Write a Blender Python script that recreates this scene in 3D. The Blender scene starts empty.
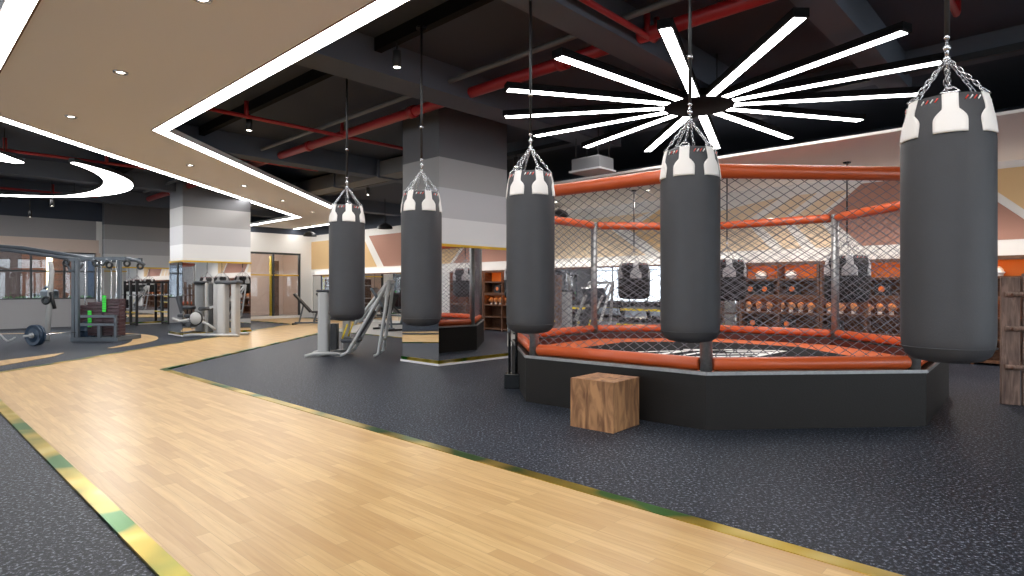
import bpy, math, random
from mathutils import Vector, Matrix
random.seed(7)
PI = math.pi
C = bpy.context.scene.collection
F, EYE = 600.0, 1.3
TH = math.radians(-43.5)
E1 = Vector((math.cos(TH), math.sin(TH), 0)); E3 = Vector((-math.sin(TH), math.cos(TH), 0))
RUV = Matrix.Rotation(TH, 4, 'Z')
def UV(u, v, z=0.0): return E1*u + E3*v + Vector((0, 0, z))
def uv_of(X, Y): return (X*E1.x + Y*E1.y, X*E3.x + Y*E3.y)
def XV(x, v): return Vector((x, (v - x*E3.x)/E3.y, 0))

# ------------------------------------------------------------------ materials
def nt(name):
    m = bpy.data.materials.new(name); m.use_nodes = True
    n = m.node_tree; b = n.nodes['Principled BSDF']
    return m, n, b
def mat(name, col, rough=.5, metal=0.0, emit=None, es=0.0, var=0.0, vs=20.0, bump=0.0, bs=200.0, coat=0.0, spec=None):
    m, n, b = nt(name)
    b.inputs['Base Color'].default_value = (*col, 1); b.inputs['Roughness'].default_value = rough
    b.inputs['Metallic'].default_value = metal; b.inputs['Coat Weight'].default_value = coat
    if spec is not None: b.inputs['Specular IOR Level'].default_value = spec
    if emit: b.inputs['Emission Color'].default_value = (*emit, 1); b.inputs['Emission Strength'].default_value = es
    tc = n.nodes.new('ShaderNodeTexCoord')
    if var:
        no = n.nodes.new('ShaderNodeTexNoise'); no.inputs['Scale'].default_value = vs; no.inputs['Detail'].default_value = 4
        n.links.new(tc.outputs['Object'], no.inputs['Vector'])
        mx = n.nodes.new('ShaderNodeMix'); mx.data_type = 'RGBA'
        mx.inputs[6].default_value = (*[c*(1-var) for c in col], 1); mx.inputs[7].default_value = (*[min(1, c*(1+var)) for c in col], 1)
        n.links.new(no.outputs['Fac'], mx.inputs[0]); n.links.new(mx.outputs[2], b.inputs['Base Color'])
    if bump:
        no = n.nodes.new('ShaderNodeTexNoise'); no.inputs['Scale'].default_value = bs
        n.links.new(tc.outputs['Object'], no.inputs['Vector'])
        bp = n.nodes.new('ShaderNodeBump'); bp.inputs['Strength'].default_value = bump; bp.inputs['Distance'].default_value = .01
        n.links.new(no.outputs['Fac'], bp.inputs['Height']); n.links.new(bp.outputs['Normal'], b.inputs['Normal'])
    return m
def ramp(n, stops, interp='LINEAR'):
    r = n.nodes.new('ShaderNodeValToRGB'); r.color_ramp.interpolation = interp
    els = r.color_ramp.elements
    while len(els) < len(stops): els.new(.5)
    for e, (p, c) in zip(els, stops): e.position = p; e.color = (*c, 1)
    return r
def m_rubber():
    m, n, b = nt('speckled_rubber')
    tc = n.nodes.new('ShaderNodeTexCoord')
    no = n.nodes.new('ShaderNodeTexNoise'); no.inputs['Scale'].default_value = 48; no.inputs['Detail'].default_value = 4; no.inputs['Roughness'].default_value = .75
    n.links.new(tc.outputs['Object'], no.inputs['Vector'])
    r = ramp(n, [(.40, (.003, .005, .009)), (.50, (.009, .012, .020)), (.56, (.034, .041, .060)), (.64, (.25, .28, .34))])
    n.links.new(no.outputs['Fac'], r.inputs['Fac']); n.links.new(r.outputs['Color'], b.inputs['Base Color'])
    b.inputs['Roughness'].default_value = .5; b.inputs['Specular IOR Level'].default_value = .2
    bp = n.nodes.new('ShaderNodeBump'); bp.inputs['Strength'].default_value = .3; bp.inputs['Distance'].default_value = .004
    n.links.new(no.outputs['Fac'], bp.inputs['Height']); n.links.new(bp.outputs['Normal'], b.inputs['Normal'])
    return m
def m_wood(name, c1, c2, c3, bw, bh, rough=.35, ang=0.0, gs=(3, 40), offz=False):
    m, n, b = nt(name)
    tc = n.nodes.new('ShaderNodeTexCoord'); mp = n.nodes.new('ShaderNodeMapping')
    mp.inputs['Rotation'].default_value = (0, 0, ang)
    n.links.new(tc.outputs['Object'], mp.inputs['Vector'])
    br = n.nodes.new('ShaderNodeTexBrick')
    br.inputs['Color1'].default_value = (*c1, 1); br.inputs['Color2'].default_value = (*c2, 1); br.inputs['Mortar'].default_value = (*[c*.6 for c in c1], 1)
    br.inputs['Scale'].default_value = 1; br.inputs['Brick Width'].default_value = bw; br.inputs['Row Height'].default_value = bh
    br.inputs['Mortar Size'].default_value = .0012; br.inputs['Bias'].default_value = 0; br.offset = .37; br.offset_frequency = 3
    n.links.new(mp.outputs['Vector'], br.inputs['Vector'])
    mp2 = n.nodes.new('ShaderNodeMapping'); mp2.inputs['Scale'].default_value = (gs[0], gs[1], gs[1]); 
    n.links.new(mp.outputs['Vector'], mp2.inputs['Vector'])
    no = n.nodes.new('ShaderNodeTexNoise'); no.inputs['Scale'].default_value = 1; no.inputs['Detail'].default_value = 5; no.inputs['Distortion'].default_value = .6
    n.links.new(mp2.outputs['Vector'], no.inputs['Vector'])
    r = ramp(n, [(.35, (0, 0, 0)), (.72, (1, 1, 1))]); n.links.new(no.outputs['Fac'], r.inputs['Fac'])
    mx = n.nodes.new('ShaderNodeMix'); mx.data_type = 'RGBA'; mx.inputs[7].default_value = (*c3, 1)
    ml = n.nodes.new('ShaderNodeMath'); ml.operation = 'MULTIPLY'; ml.inputs[1].default_value = .55
    n.links.new(r.outputs['Color'], ml.inputs[0]); n.links.new(ml.outputs[0], mx.inputs[0])
    n.links.new(br.outputs['Color'], mx.inputs[6]); n.links.new(mx.outputs[2], b.inputs['Base Color'])
    b.inputs['Roughness'].default_value = rough
    return m
def m_timber(name, light, dark, scale=(30, 30, 3), rough=.6):
    m, n, b = nt(name)
    tc = n.nodes.new('ShaderNodeTexCoord'); mp = n.nodes.new('ShaderNodeMapping'); mp.inputs['Scale'].default_value = scale
    n.links.new(tc.outputs['Object'], mp.inputs['Vector'])
    no = n.nodes.new('ShaderNodeTexNoise'); no.inputs['Scale'].default_value = 1; no.inputs['Detail'].default_value = 6; no.inputs['Distortion'].default_value = 1.3
    n.links.new(mp.outputs['Vector'], no.inputs['Vector'])
    r = ramp(n, [(.32, dark), (.5, tuple((a+c)/2 for a, c in zip(light, dark))), (.64, light)])
    n.links.new(no.outputs['Fac'], r.inputs['Fac']); n.links.new(r.outputs['Color'], b.inputs['Base Color'])
    b.inputs['Roughness'].default_value = rough
    return m
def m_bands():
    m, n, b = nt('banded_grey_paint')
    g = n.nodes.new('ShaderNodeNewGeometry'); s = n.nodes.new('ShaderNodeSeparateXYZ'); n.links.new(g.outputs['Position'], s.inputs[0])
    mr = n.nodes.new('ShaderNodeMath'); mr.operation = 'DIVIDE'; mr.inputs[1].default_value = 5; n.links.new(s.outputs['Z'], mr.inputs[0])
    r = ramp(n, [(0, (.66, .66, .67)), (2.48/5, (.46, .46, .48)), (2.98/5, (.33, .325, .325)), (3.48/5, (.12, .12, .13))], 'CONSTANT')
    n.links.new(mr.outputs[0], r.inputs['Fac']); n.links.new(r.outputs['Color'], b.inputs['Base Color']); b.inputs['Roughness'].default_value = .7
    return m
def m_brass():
    m, n, b = nt('brass_with_painted_reflections')
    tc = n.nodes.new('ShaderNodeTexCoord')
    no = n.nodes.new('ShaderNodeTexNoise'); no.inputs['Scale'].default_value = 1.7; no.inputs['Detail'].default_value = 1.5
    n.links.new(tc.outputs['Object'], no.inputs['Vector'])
    r = ramp(n, [(.42, (.02, .14, .012)), (.47, (.30, .25, .02)), (.56, (.56, .40, .05)), (.68, (.75, .62, .25))])  # green patches are reflections painted into the base colour
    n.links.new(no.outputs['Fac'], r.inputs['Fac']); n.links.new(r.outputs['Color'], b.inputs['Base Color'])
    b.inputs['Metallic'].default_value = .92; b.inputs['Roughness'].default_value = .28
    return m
def m_brick():
    m, n, b = nt('outdoor_brick'); tc = n.nodes.new('ShaderNodeTexCoord')
    mp = n.nodes.new('ShaderNodeMapping'); mp.inputs['Rotation'].default_value = (PI/2, 0, 0)
    g = n.nodes.new('ShaderNodeNewGeometry'); s = n.nodes.new('ShaderNodeSeparateXYZ'); n.links.new(g.outputs['Position'], s.inputs[0])
    cb = n.nodes.new('ShaderNodeCombineXYZ'); n.links.new(s.outputs['Y'], cb.inputs[0]); n.links.new(s.outputs['Z'], cb.inputs[1])
    br = n.nodes.new('ShaderNodeTexBrick'); br.inputs['Scale'].default_value = 3; br.inputs['Color1'].default_value = (.13, .045, .02, 1); br.inputs['Color2'].default_value = (.08, .035, .02, 1)
    br.inputs['Mortar'].default_value = (.04, .025, .02, 1)
    n.links.new(cb.outputs[0], br.inputs['Vector']); n.links.new(br.outputs['Color'], b.inputs['Base Color']); b.inputs['Roughness'].default_value = .9
    return m
def m_glass():
    m = bpy.data.materials.new('window_glass'); m.use_nodes = True; n = m.node_tree; n.nodes.clear()
    o = n.nodes.new('ShaderNodeOutputMaterial'); t = n.nodes.new('ShaderNodeBsdfTransparent'); t.inputs[0].default_value = (.9, .93, .94, 1)
    g = n.nodes.new('ShaderNodeBsdfGlossy'); g.inputs['Roughness'].default_value = .01
    f = n.nodes.new('ShaderNodeFresnel'); f.inputs[0].default_value = 1.6
    x = n.nodes.new('ShaderNodeMixShader'); n.links.new(f.outputs[0], x.inputs[0]); n.links.new(t.outputs[0], x.inputs[1]); n.links.new(g.outputs[0], x.inputs[2]); n.links.new(x.outputs[0], o.inputs[0])
    return m
M = dict(
    rubber=m_rubber(),
    path=m_wood('honey_plank_floor', (.63, .435, .205), (.48, .30, .13), (.38, .215, .085), .62, .075, .34, -TH, (2.2, 38)),
    soffit=mat('beige_ceiling_paint', (.90, .87, .86), .75), soffit2=mat('cream_ceiling_paint', (.90, .86, .83), .75),
    darkceil=mat('dark_ceiling_paint', (.062, .072, .095), .85, spec=.2), beam=mat('charcoal_beam_paint', (.115, .13, .16), .85, spec=.2),
    duct=mat('grey_duct_metal', (.13, .13, .135), .6), black=mat('matte_black_metal', (.012, .012, .014), .45),
    blackgloss=mat('gloss_black_metal', (.012, .013, .015), .12),
    red=mat('red_pipe_paint', (.33, .010, .014), .42), led=mat('white_led_diffuser', (1, 1, 1), .5, emit=(1, .985, .96), es=11.0),
    bronze=mat('bronze_edge', (.16, .07, .04), .5), lamp=mat('lamp_lens', (1, 1, 1), .4, emit=(1, .95, .85), es=12),
    white=mat('white_wall_paint', (.80, .78, .75), .8), greywall=mat('grey_wall_paint', (.34, .33, .335), .8), lowgrey=mat('light_grey_low_wall', (.42, .41, .42), .7),
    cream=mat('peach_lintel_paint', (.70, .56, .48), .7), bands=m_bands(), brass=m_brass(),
    gold=mat('polished_gold', (.72, .46, .05), .3, .45, var=.3, vs=2),
    mirror=mat('mirror', (.80, .81, .82), .015, 1.0), tan=mat('light_tan_paint', (.78, .62, .43), .75), ochre=mat('ochre_paint', (.72, .49, .25), .75),
    clay=mat('clay_brown_paint', (.42, .22, .165), .75), chrome=mat('chain_steel', (.62, .63, .66), .25, .9),
    galv=mat('galvanised_steel', (.32, .315, .315), .42, .7, var=.35, vs=30), wire=mat('fence_wire', (.17, .17, .20), .5, .3),
    orange=mat('orange_vinyl', (.52, .085, .020), .32, bump=.15, bs=60), mat_or=mat('orange_canvas', (.52, .10, .02), .7), maroon=mat('maroon_board', (.055, .010, .006), .5),
    canvas=mat('black_canvas', (.009, .010, .012), .85, var=.3, spec=.15), hub=mat('black_lamp_hub', (.008, .008, .009), .85, spec=.1), skirt=mat('black_skirt_vinyl', (.015, .0125, .011), .5, spec=.25, bump=.2, bs=90),
    leather=mat('charcoal_leather', (.036, .037, .043), .55, var=.12, vs=9, bump=.12, bs=130), strap=mat('off_white_strap', (.78, .75, .73), .6),
    stitchr=mat('red_stitch', (.75, .05, .03), .5), stitchw=mat('white_stitch', (.8, .8, .8), .5), paintw=mat('white_logo_paint', (.75, .75, .73), .6),
    bagblack=mat('black_bag_leather', (.006, .006, .007), .65, bump=.1), strapg=mat('grey_strap', (.52, .51, .52), .6),
    box=m_timber('walnut_box_timber', (.47, .235, .10), (.13, .052, .02), (11, 11, 2.5)), rustic=m_timber('weathered_plank', (.30, .19, .145), (.11, .065, .05), (24, 24, 3)),
    shelfwood=m_timber('brown_shelf_timber', (.20, .085, .04), (.08, .03, .014), (6, 20, 20)), orangeback=mat('orange_back_panel', (.85, .27, .04), .6),
    glow=mat('amber_shelf_light', (1, .5, .15), .5, emit=(1, .38, .08), es=9), tanleather=mat('tan_glove_leather', (.72, .42, .20), .5), orangetxt=mat('orange_box_print', (.80, .18, .03), .5),
    mwhite=mat('machine_light_grey', (.44, .44, .44), .35), mgrey=mat('machine_slate', (.085, .10, .12), .35), pad=mat('charcoal_pad', (.045, .05, .06), .5),
    plate=mat('maroon_weight_plate', (.055, .020, .024), .45), green=mat('green_number_strip', (.05, .80, .06), .5), blue=mat('blue_rubber_plate', (.012, .030, .060), .45),
    yellow=mat('yellow_plastic', (.85, .62, .03), .4), lightfloor=mat('light_grey_vinyl', (.36, .35, .34), .45, var=.1), glass=m_glass(), brickm=m_brick(),
    alu=mat('dark_aluminium', (.05, .055, .06), .4, .3), leaf=mat('green_leaves', (.05, .16, .035), .6, var=.4), sign=mat('lit_sign', (1, .9, .6), .5, emit=(1, .85, .5), es=3.0),
    mauve=mat('brown_facade_panel', (.05, .03, .024), .7, var=.3, vs=2), pave=mat('outdoor_paving', (.2, .19, .18), .8), bounce_ground=mat('pale_bounce_paving', (.50, .49, .47), .8, var=.1, vs=3), soil=mat('planter_soil', (.06, .04, .03), .9),
)

# ------------------------------------------------------------------ mesh builder
def basis(d):
    d = Vector(d).normalized(); a = Vector((0, 0, 1)) if abs(d.z) < .95 else Vector((1, 0, 0))
    x = d.cross(a).normalized(); return x, d.cross(x).normalized()
class MB:
    def __init__(s): s.v = []; s.f = []; s.mi = []; s.sm = []
    def add(s, vs, fs, m=0, smooth=False):
        o = len(s.v); s.v += [Vector(v) for v in vs]; s.f += [[i+o for i in f] for f in fs]
        s.mi += [m]*len(fs); s.sm += [smooth]*len(fs); return s
    def box(s, c, d, rz=0.0, m=0, R=None):
        x, y, z = d[0]/2, d[1]/2, d[2]/2; R = R or Matrix.Rotation(rz, 3, 'Z'); c = Vector(c)
        vs = [c + R @ Vector((a*x, b*y, e*z)) for e in (-1, 1) for a, b in ((-1, -1), (1, -1), (1, 1), (-1, 1))]
        return s.add(vs, [(3, 2, 1, 0), (4, 5, 6, 7), (0, 1, 5, 4), (1, 2, 6, 5), (2, 3, 7, 6), (3, 0, 4, 7)], m)
    def bb(s, a, b, m=0): return s.box([(i+j)/2 for i, j in zip(a, b)], [abs(j-i) for i, j in zip(a, b)], m=m)
    def bar(s, p0, p1, w, h, m=0):
        p0, p1 = Vector(p0), Vector(p1); d = p1-p0; x, y = basis(d)
        R = Matrix((x, y, d.normalized())).transposed(); return s.box((p0+p1)/2, (w, h, d.length), m=m, R=R)
    def prism(s, poly, z0, z1, m=0):
        n = len(poly); A = sum(poly[i][0]*poly[(i+1) % n][1]-poly[(i+1) % n][0]*poly[i][1] for i in range(n))
        if A < 0: poly = poly[::-1]
        vs = [(p[0], p[1], z0) for p in poly]+[(p[0], p[1], z1) for p in poly]
        return s.add(vs, [list(range(n-1, -1, -1)), list(range(n, 2*n))]+[(i, (i+1) % n, n+(i+1) % n, n+i) for i in range(n)], m)
    def path(s, pts, r, n=8, closed=False, m=0, smooth=True, caps=True):
        pts = [Vector(p) for p in pts]; k = len(pts); rs = r if isinstance(r, (list, tuple)) else [r]*k
        vs = []; x = None
        for i in range(k):
            if closed: d = pts[(i+1) % k]-pts[i-1]
            else: d = pts[min(i+1, k-1)]-pts[max(i-1, 0)]
            d.normalize()
            if x is None: x, y = basis(d)
            else: x = (x-d*x.dot(d)).normalized(); y = d.cross(x)
            vs += [pts[i]+(x*math.cos(2*PI*j/n)+y*math.sin(2*PI*j/n))*rs[i] for j in range(n)]
        fs = []
        for i in range(k if closed else k-1):
            for j in range(n): a, b = i*n, ((i+1) % k)*n; fs.append((a+j, a+(j+1) % n, b+(j+1) % n, b+j))
        s.add(vs, fs, m, smooth)
        if caps and not closed:
            o = len(s.v)-n*k; s.f += [[o+j for j in range(n-1, -1, -1)], [o+(k-1)*n+j for j in range(n)]]; s.mi += [m, m]; s.sm += [False, False]
        return s
    def tube(s, p0, p1, r, n=10, r2=None, m=0): return s.path([p0, p1], [r, r if r2 is None else r2], n, m=m)
    def lathe(s, prof, n=32, c=(0, 0, 0), m=0, smooth=True):
        c = Vector(c); k = len(prof)
        vs = [c+Vector((p[0]*math.cos(2*PI*j/n), p[0]*math.sin(2*PI*j/n), p[1])) for p in prof for j in range(n)]
        fs = [(i*n+j, i*n+(j+1) % n, (i+1)*n+(j+1) % n, (i+1)*n+j) for i in range(k-1) for j in range(n)]
        return s.add(vs, fs, m, smooth)
    def ball(s, c, r, n=12, m=0, sc=(1, 1, 1)):
        c = Vector(c); vs = []; k = n//2
        for i in range(k+1):
            a = -PI/2+PI*i/k
            for j in range(n): b = 2*PI*j/n; vs.append(c+Vector((r*math.cos(a)*math.cos(b)*sc[0], r*math.cos(a)*math.sin(b)*sc[1], r*math.sin(a)*sc[2])))
        return s.add(vs, [(i*n+j, i*n+(j+1) % n, (i+1)*n+(j+1) % n, (i+1)*n+j) for i in range(k) for j in range(n)], m, True)
    def build(s, name, mats, parent=None, xf=None, bevel=0.0, seg=2):
        me = bpy.data.meshes.new(name); vs = [xf @ v for v in s.v] if xf else s.v
        me.from_pydata([tuple(v) for v in vs], [], s.f)
        for m in (mats if isinstance(mats, (list, tuple)) else [mats]): me.materials.append(m)
        me.polygons.foreach_set('material_index', s.mi); me.polygons.foreach_set('use_smooth', s.sm); me.update()
        o = bpy.data.objects.new(name, me); C.objects.link(o)
        if parent: o.parent = parent
        if bevel:
            b = o.modifiers.new('b', 'BEVEL'); b.width = bevel; b.segments = seg; b.limit_method = 'ANGLE'; b.angle_limit = .6
        return o
def tag(o, label, cat, group=None):
    o['label'] = label; o['category'] = cat
    if group: o['group'] = group
    return o
def struct(o): o['kind'] = 'structure'; return o
def thing(name, label, cat, loc=(0, 0, 0), rz=0.0, group=None):
    o = bpy.data.objects.new(name, None); C.objects.link(o); o.empty_display_size = .2
    o.location = loc; o.rotation_euler = (0, 0, rz); return tag(o, label, cat, group)
KIDS = {}
def copy_tree(o, parent=None):
    c = o.copy(); C.objects.link(c)
    if parent: c.parent = parent
    for ch in [x for x in bpy.data.objects if x.parent == o]: copy_tree(ch, c)
    return c
def dup(o, loc, rz, label, group=None):
    c = copy_tree(o); c.location = loc; c.rotation_euler = (0, 0, rz); c['label'] = label
    if group: c['group'] = group
    return c
def gp(px, py, z=0.0):       # where a photo point falls on the floor
    Y = F*(EYE-z)/(py-288); return Vector(((px-512)/F*Y, Y, z))
def lamp(kind, loc, e, col=(1, .965, .92), size=.1, rot=(0, 0, 0), spot=2.2, blend=.6):
    l = bpy.data.lights.new('ceiling_lamp_light', kind); l.energy = e; l.color = col
    if kind == 'SPOT': l.spot_size = spot; l.spot_blend = blend; l.shadow_soft_size = size
    elif kind == 'POINT': l.shadow_soft_size = size
    o = bpy.data.objects.new('ceiling_lamp_light', l); C.objects.link(o); o.location = loc; o.rotation_euler = rot; return o

# ------------------------------------------------------------------ shell
ZS, ZT, ZC = 3.84, 3.93, 4.35
U0, U1, V0, V1 = -24.7, 9.0, -8.0, 13.15
b = MB().bb((U0-.3, V0-.3, -.12), (U1+.3, V1+.3, 0)); struct(b.build('floor', M['rubber'], xf=RUV))
b = MB().bb((U0-.3, V0-.3, ZC), (U1+.3, V1+.3, ZC+.12)); struct(b.build('ceiling', M['darkceil'], xf=RUV))
PXL, PXR, LV0, LV1, FV0, FV1 = -7.77, -5.58, .96, 3.05, 10.23, 12.4
def P2(v): return (v.x, v.y)
poly = [P2(UV(U1, LV0)), P2(UV(U1, LV1)), P2(XV(PXR, LV1)), P2(XV(PXR, FV1)), P2(UV(U0, FV1)), P2(UV(U0, FV0)), P2(XV(PXL, FV0)), P2(XV(PXL, LV0))]
struct(MB().prism(poly, 0, .012).build('floor_path', M['path']))
# brass edge strips of the path
def inset(poly, d):
    n = len(poly); A = sum(poly[i][0]*poly[(i+1) % n][1]-poly[(i+1) % n][0]*poly[i][1] for i in range(n)); sg = 1 if A > 0 else -1
    out = []
    for i in range(n):
        p0, p1, p2 = [Vector(poly[j % n]) for j in (i-1, i, i+1)]
        a = (p1-p0).normalized(); c = (p2-p1).normalized(); na = Vector((-a.y, a.x))*sg; nc = Vector((-c.y, c.x))*sg
        bis = (na+nc).normalized(); out.append(p1+bis*(d/max(.2, bis.dot(na))))
    return out
def edge_strips(poly, d0, d1, z0, z1, skip):
    a, c = inset(poly, d0), inset(poly, d1); n = len(poly); res = []
    for i in range(n):
        if i in skip: continue
        j = (i+1) % n; res.append(MB().prism([tuple(a[i]), tuple(a[j]), tuple(c[j]), tuple(c[i])], z0, z1))
    return res
k = 0
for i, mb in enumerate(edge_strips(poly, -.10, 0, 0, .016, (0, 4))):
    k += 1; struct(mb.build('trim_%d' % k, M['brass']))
# pale floor beside the far mirror wall
pf = [P2(XV(PXR+.1, 9.4)), P2(UV(-9.2, 9.4)), P2(UV(-9.2, V1-.05)), P2(XV(PXR+.1, V1-.05))]
struct(MB().prism(pf, 0, .008).build('floor_pale_zone', M['lightfloor']))
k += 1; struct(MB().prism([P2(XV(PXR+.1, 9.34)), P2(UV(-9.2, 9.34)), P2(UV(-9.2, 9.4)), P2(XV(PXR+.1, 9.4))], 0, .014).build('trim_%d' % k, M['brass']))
# inlaid curved stripes on the rubber at far left
def arc_poly(cx, cy, r, a0, a1, w0, wm, n=40):
    o, i_ = [], []
    for t in range(n+1):
        s = t/n; a = math.radians(a0+(a1-a0)*s); w = w0+(wm-w0)*max(0, math.sin(PI*min(1, s*1.9)**1.0) if s < .53 else math.cos((s-.53)/.47*PI/2)*.25)
        o.append((cx+math.cos(a)*r, cy+math.sin(a)*r)); i_.append((cx+math.cos(a)*(r-w), cy+math.sin(a)*(r-w)))
    return o, i_
def arc_mesh(o, i_, z0, z1):
    mb = MB(); n = len(o)
    for k_ in range(n-1): mb.prism([o[k_], o[k_+1], i_[k_+1], i_[k_]], z0, z1)
    return mb
o_, i_ = arc_poly(-12.6, 13.5, 4.0, -8, 175, .10, .60)
arcw = arc_mesh(o_, i_, 0, .008).build('floor_inlay_arc', M['path']); struct(arcw)
struct(MB().prism([P2(gp(-60, 372)), P2(gp(0, 361)), P2(gp(64, 353)), P2(gp(54, 356.5)), P2(gp(0, 366)), P2(gp(-60, 378))], 0, .008).build('floor_inlay_stripe', M['path']))

# walls
def wall(name, parts, m): 
    b = MB()
    for a, c in parts: b.bb(a, c)
    return struct(b.build(name, m, xf=RUV))
WH = 3.6
wall('wall_right', [((U0-.2, V1, 0), (U1+.2, V1+.2, WH))], M['white'])
wall('wall_right_upper', [((U0-.2, V1, WH), (U1+.2, V1+.2, ZC))], M['darkceil'])
WS0, WS1, WZ0, WZ1 = -4.5, 5.15, .93, 2.5
GV0, GV1, GZ1 = 9.3, 12.65, 2.8
wall('wall_back', [((U0-.2, 5.15, 0), (U0, GV0, WH)), ((U0-.2, GV0, GZ1), (U0, GV1, WH)), ((U0-.2, GV1, 0), (U0, V1, WH))], M['white'])
wall('wall_back_grey', [((U0-.2, V0, WZ1), (U0, WS1, WH)), ((U0-.2, V0, WZ0), (U0, WS0, WZ1))], M['greywall'])
wall('wall_back_low', [((U0-.2, V0, 0), (U0+.0, WS1, WZ0))], M['lowgrey'])
wall('trim_20', [((U0, WS0-.3, WZ1), (U0+.12, WS1+.05, 2.94)), ((U0, WS1-.02, .0), (U0+.12, WS1+.10, WZ1))], M['cream'])
wall('wall_back_upper', [((U0-.2, V0, WH), (U0, V1, ZC))], M['darkceil'])
wall('wall_left', [((U0-.2, V0-.2, 0), (U1+.2, V0, .35)), ((U0-.2, V0-.2, 3.55), (U1+.2, V0, ZC))]+[((u-.2, V0-.2, .35), (u+.2, V0, 3.55)) for u in (U0, -18.9, -13.3, -7.7, -2.1, 3.5, U1)], M['white'])  # unseen wall; its large openings are added for daylight
wall('wall_front', [((U1, V0-.2, 0), (U1+.2, V1+.2, .35)), ((U1, V0-.2, 3.55), (U1+.2, V1+.2, ZC))]+[((U1, v-.2, .35), (U1+.2, v+.2, 3.55)) for v in (V0, -3, 2, 7, V1)], M['white'])  # wall behind the camera, opened up to admit added daylight
wn = 2
def shopfront(a, c, horiz):  # unseen glazing, added to let daylight fill the room and soffit
    global wn
    wn += 1
    if horiz: g_ = MB().bb((a, V0-.11, .35), (c, V0-.09, 3.55))
    else: g_ = MB().bb((U1+.09, a, .35), (U1+.11, c, 3.55))
    g_ = struct(g_.build('window_%d' % wn, M['glass'], xf=RUV)); f_ = MB(); n = 4
    for k_ in range(n+1):
        t_ = a+(c-a)*k_/n
        f_.bb((t_-.03, V0-.14, .35), (t_+.03, V0-.05, 3.55)) if horiz else f_.bb((U1+.05, t_-.03, .35), (U1+.14, t_+.03, 3.55))
    for z in (.38, 2.5, 3.52): f_.bb((a, V0-.14, z-.03), (c, V0-.05, z+.03)) if horiz else f_.bb((U1+.05, a, z-.03), (U1+.14, c, z+.03))
    f_.build('window_frame', M['alu'], g_, xf=RUV)
for a, c in zip((U0, -18.9, -13.3, -7.7, -2.1, 3.5), (-18.9, -13.3, -7.7, -2.1, 3.5, U1)): shopfront(a+.2, c-.2, True)
for a, c in zip((V0, -3, 2, 7), (-3, 2, 7, V1)): shopfront(a+.2, c-.2, False)
struct(MB().bb((U0-20, V0-25, -.14), (U1+25, V0-.3, -.04)).bb((U1+.3, V0-.3, -.14), (U1+25, V1+20, -.04)).build('ground_added_bounce', M['bounce_ground'], xf=RUV))  # unseen pale ground, added to bounce skylight up onto the ceilings
# window to the street
w = struct(MB().bb((U0-.12, WS0, WZ0), (U0-.10, WS1, WZ1)).build('window_1', M['glass'], xf=RUV))
fr = MB()
v = WS1
while v > WS0: fr.bb((U0-.14, v-.025, WZ0), (U0-.06, v+.025, WZ1)); v -= .88
fr.bb((U0-.14, WS0, 1.83), (U0-.06, WS1, 1.88)).bb((U0-.14, WS0, WZ1-.04), (U0-.06, WS1, WZ1)).bb((U0-.14, WS0, WZ0), (U0-.06, WS1, WZ0+.04))
fr.build('window_frame', M['alu'], w, xf=RUV)
# glass partition with a room behind
g = struct(MB().bb((U0-.11, GV0, .1), (U0-.09, GV1, GZ1)).build('window_2', M['glass'], xf=RUV))
fr = MB()
for v in (GV0+.03, 11.45, GV1-.04): fr.bb((U0-.15, v-.03, .1), (U0-.03, v+.03, GZ1))
fr.bb((U0-.15, GV0, GZ1-.08), (U0-.03, GV1, GZ1)).build('window_frame', M['alu'], g, xf=RUV)
MB().bb((U0-.16, GV0, 0), (U0-.02, GV1, .12)).build('window_sill', M['white'], g, xf=RUV)
MB().bb((U0-.14, GV0, 1.82), (U0-.05, GV1, 1.87)).build('door_rail', M['gold'], g, xf=RUV)
b = MB().bb((U0-4.2, 7.6, 0), (U0-4.0, V1+1, 3.2)).bb((U0-4.0, 7.5, 0), (U0-.2, 7.7, 3.2)).bb((U0-4.0, V1+.6, 0), (U0-.2, V1+.8, 3.2)).bb((U0-4.2, 7.5, 3.2), (U0-.2, V1+.8, 3.3)); struct(b.build('wall_inner_room', M['cream'], xf=RUV))
struct(MB().bb((U0-4.0, 7.6, -.12), (U0-.2, V1+.7, 0)).build('floor_inner_room', M['lightfloor'], xf=RUV))
lamp('POINT', UV(U0-2, 11.2, 2.9), 60, (1, .93, .85), .3)
# outside
struct(MB().bb((U0-6, V0-4, -.12), (U0-.3, 7.4, -.02)).build('ground_outside', M['pave'], xf=RUV))
b = thing('brick_building', 'brown brick shopfront across the pavement outside the window', 'building', UV(U0-4.5, 1.5), TH)
MB().bb((-.3, -8, 0), (0, 2.2, 3.6)).build('panelled_wall', M['mauve'], b)
MB().bb((-.3, 2.2, 0), (.05, 3.9, 3.6)).build('brick_pier', M['brickm'], b)
MB().bb((-.3, 3.9, 0), (0, 5.8, 3.6)).build('shop_wall', M['duct'], b)
MB().bb((0, 4.3, .4), (.05, 5.5, 2.4)).build('shop_window', M['blue'], b)
sg = MB().bb((.06, 2.95, 1.2), (.18, 3.13, 2.75)); sg.build('vertical_light_sign', M['sign'], b)
for q in range(5): MB().bb((.0, -6.5+1.7*q, .9), (.06, -5.4+1.7*q, 2.3)).build('shop_panel', M['brickm'] if q % 2 else M['beam'], b)
def leaf_clump(c, r, n):
    mb = MB()
    for _ in range(n):
        p = Vector((random.uniform(-1, 1)*r[0], random.uniform(-1, 1)*r[1], random.random()*r[2])); a = random.random()*2*PI; t = random.uniform(.2, 1)
        d = Vector((math.cos(a)*math.cos(t), math.sin(a)*math.cos(t), math.sin(t))); s_ = Vector((-d.y, d.x, 0)).normalized()*.02
        q = p+d*.09; mb.add([p, p+d*.045+s_, q, p+d*.045-s_], [(0, 1, 2, 3)])
    return mb
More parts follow.
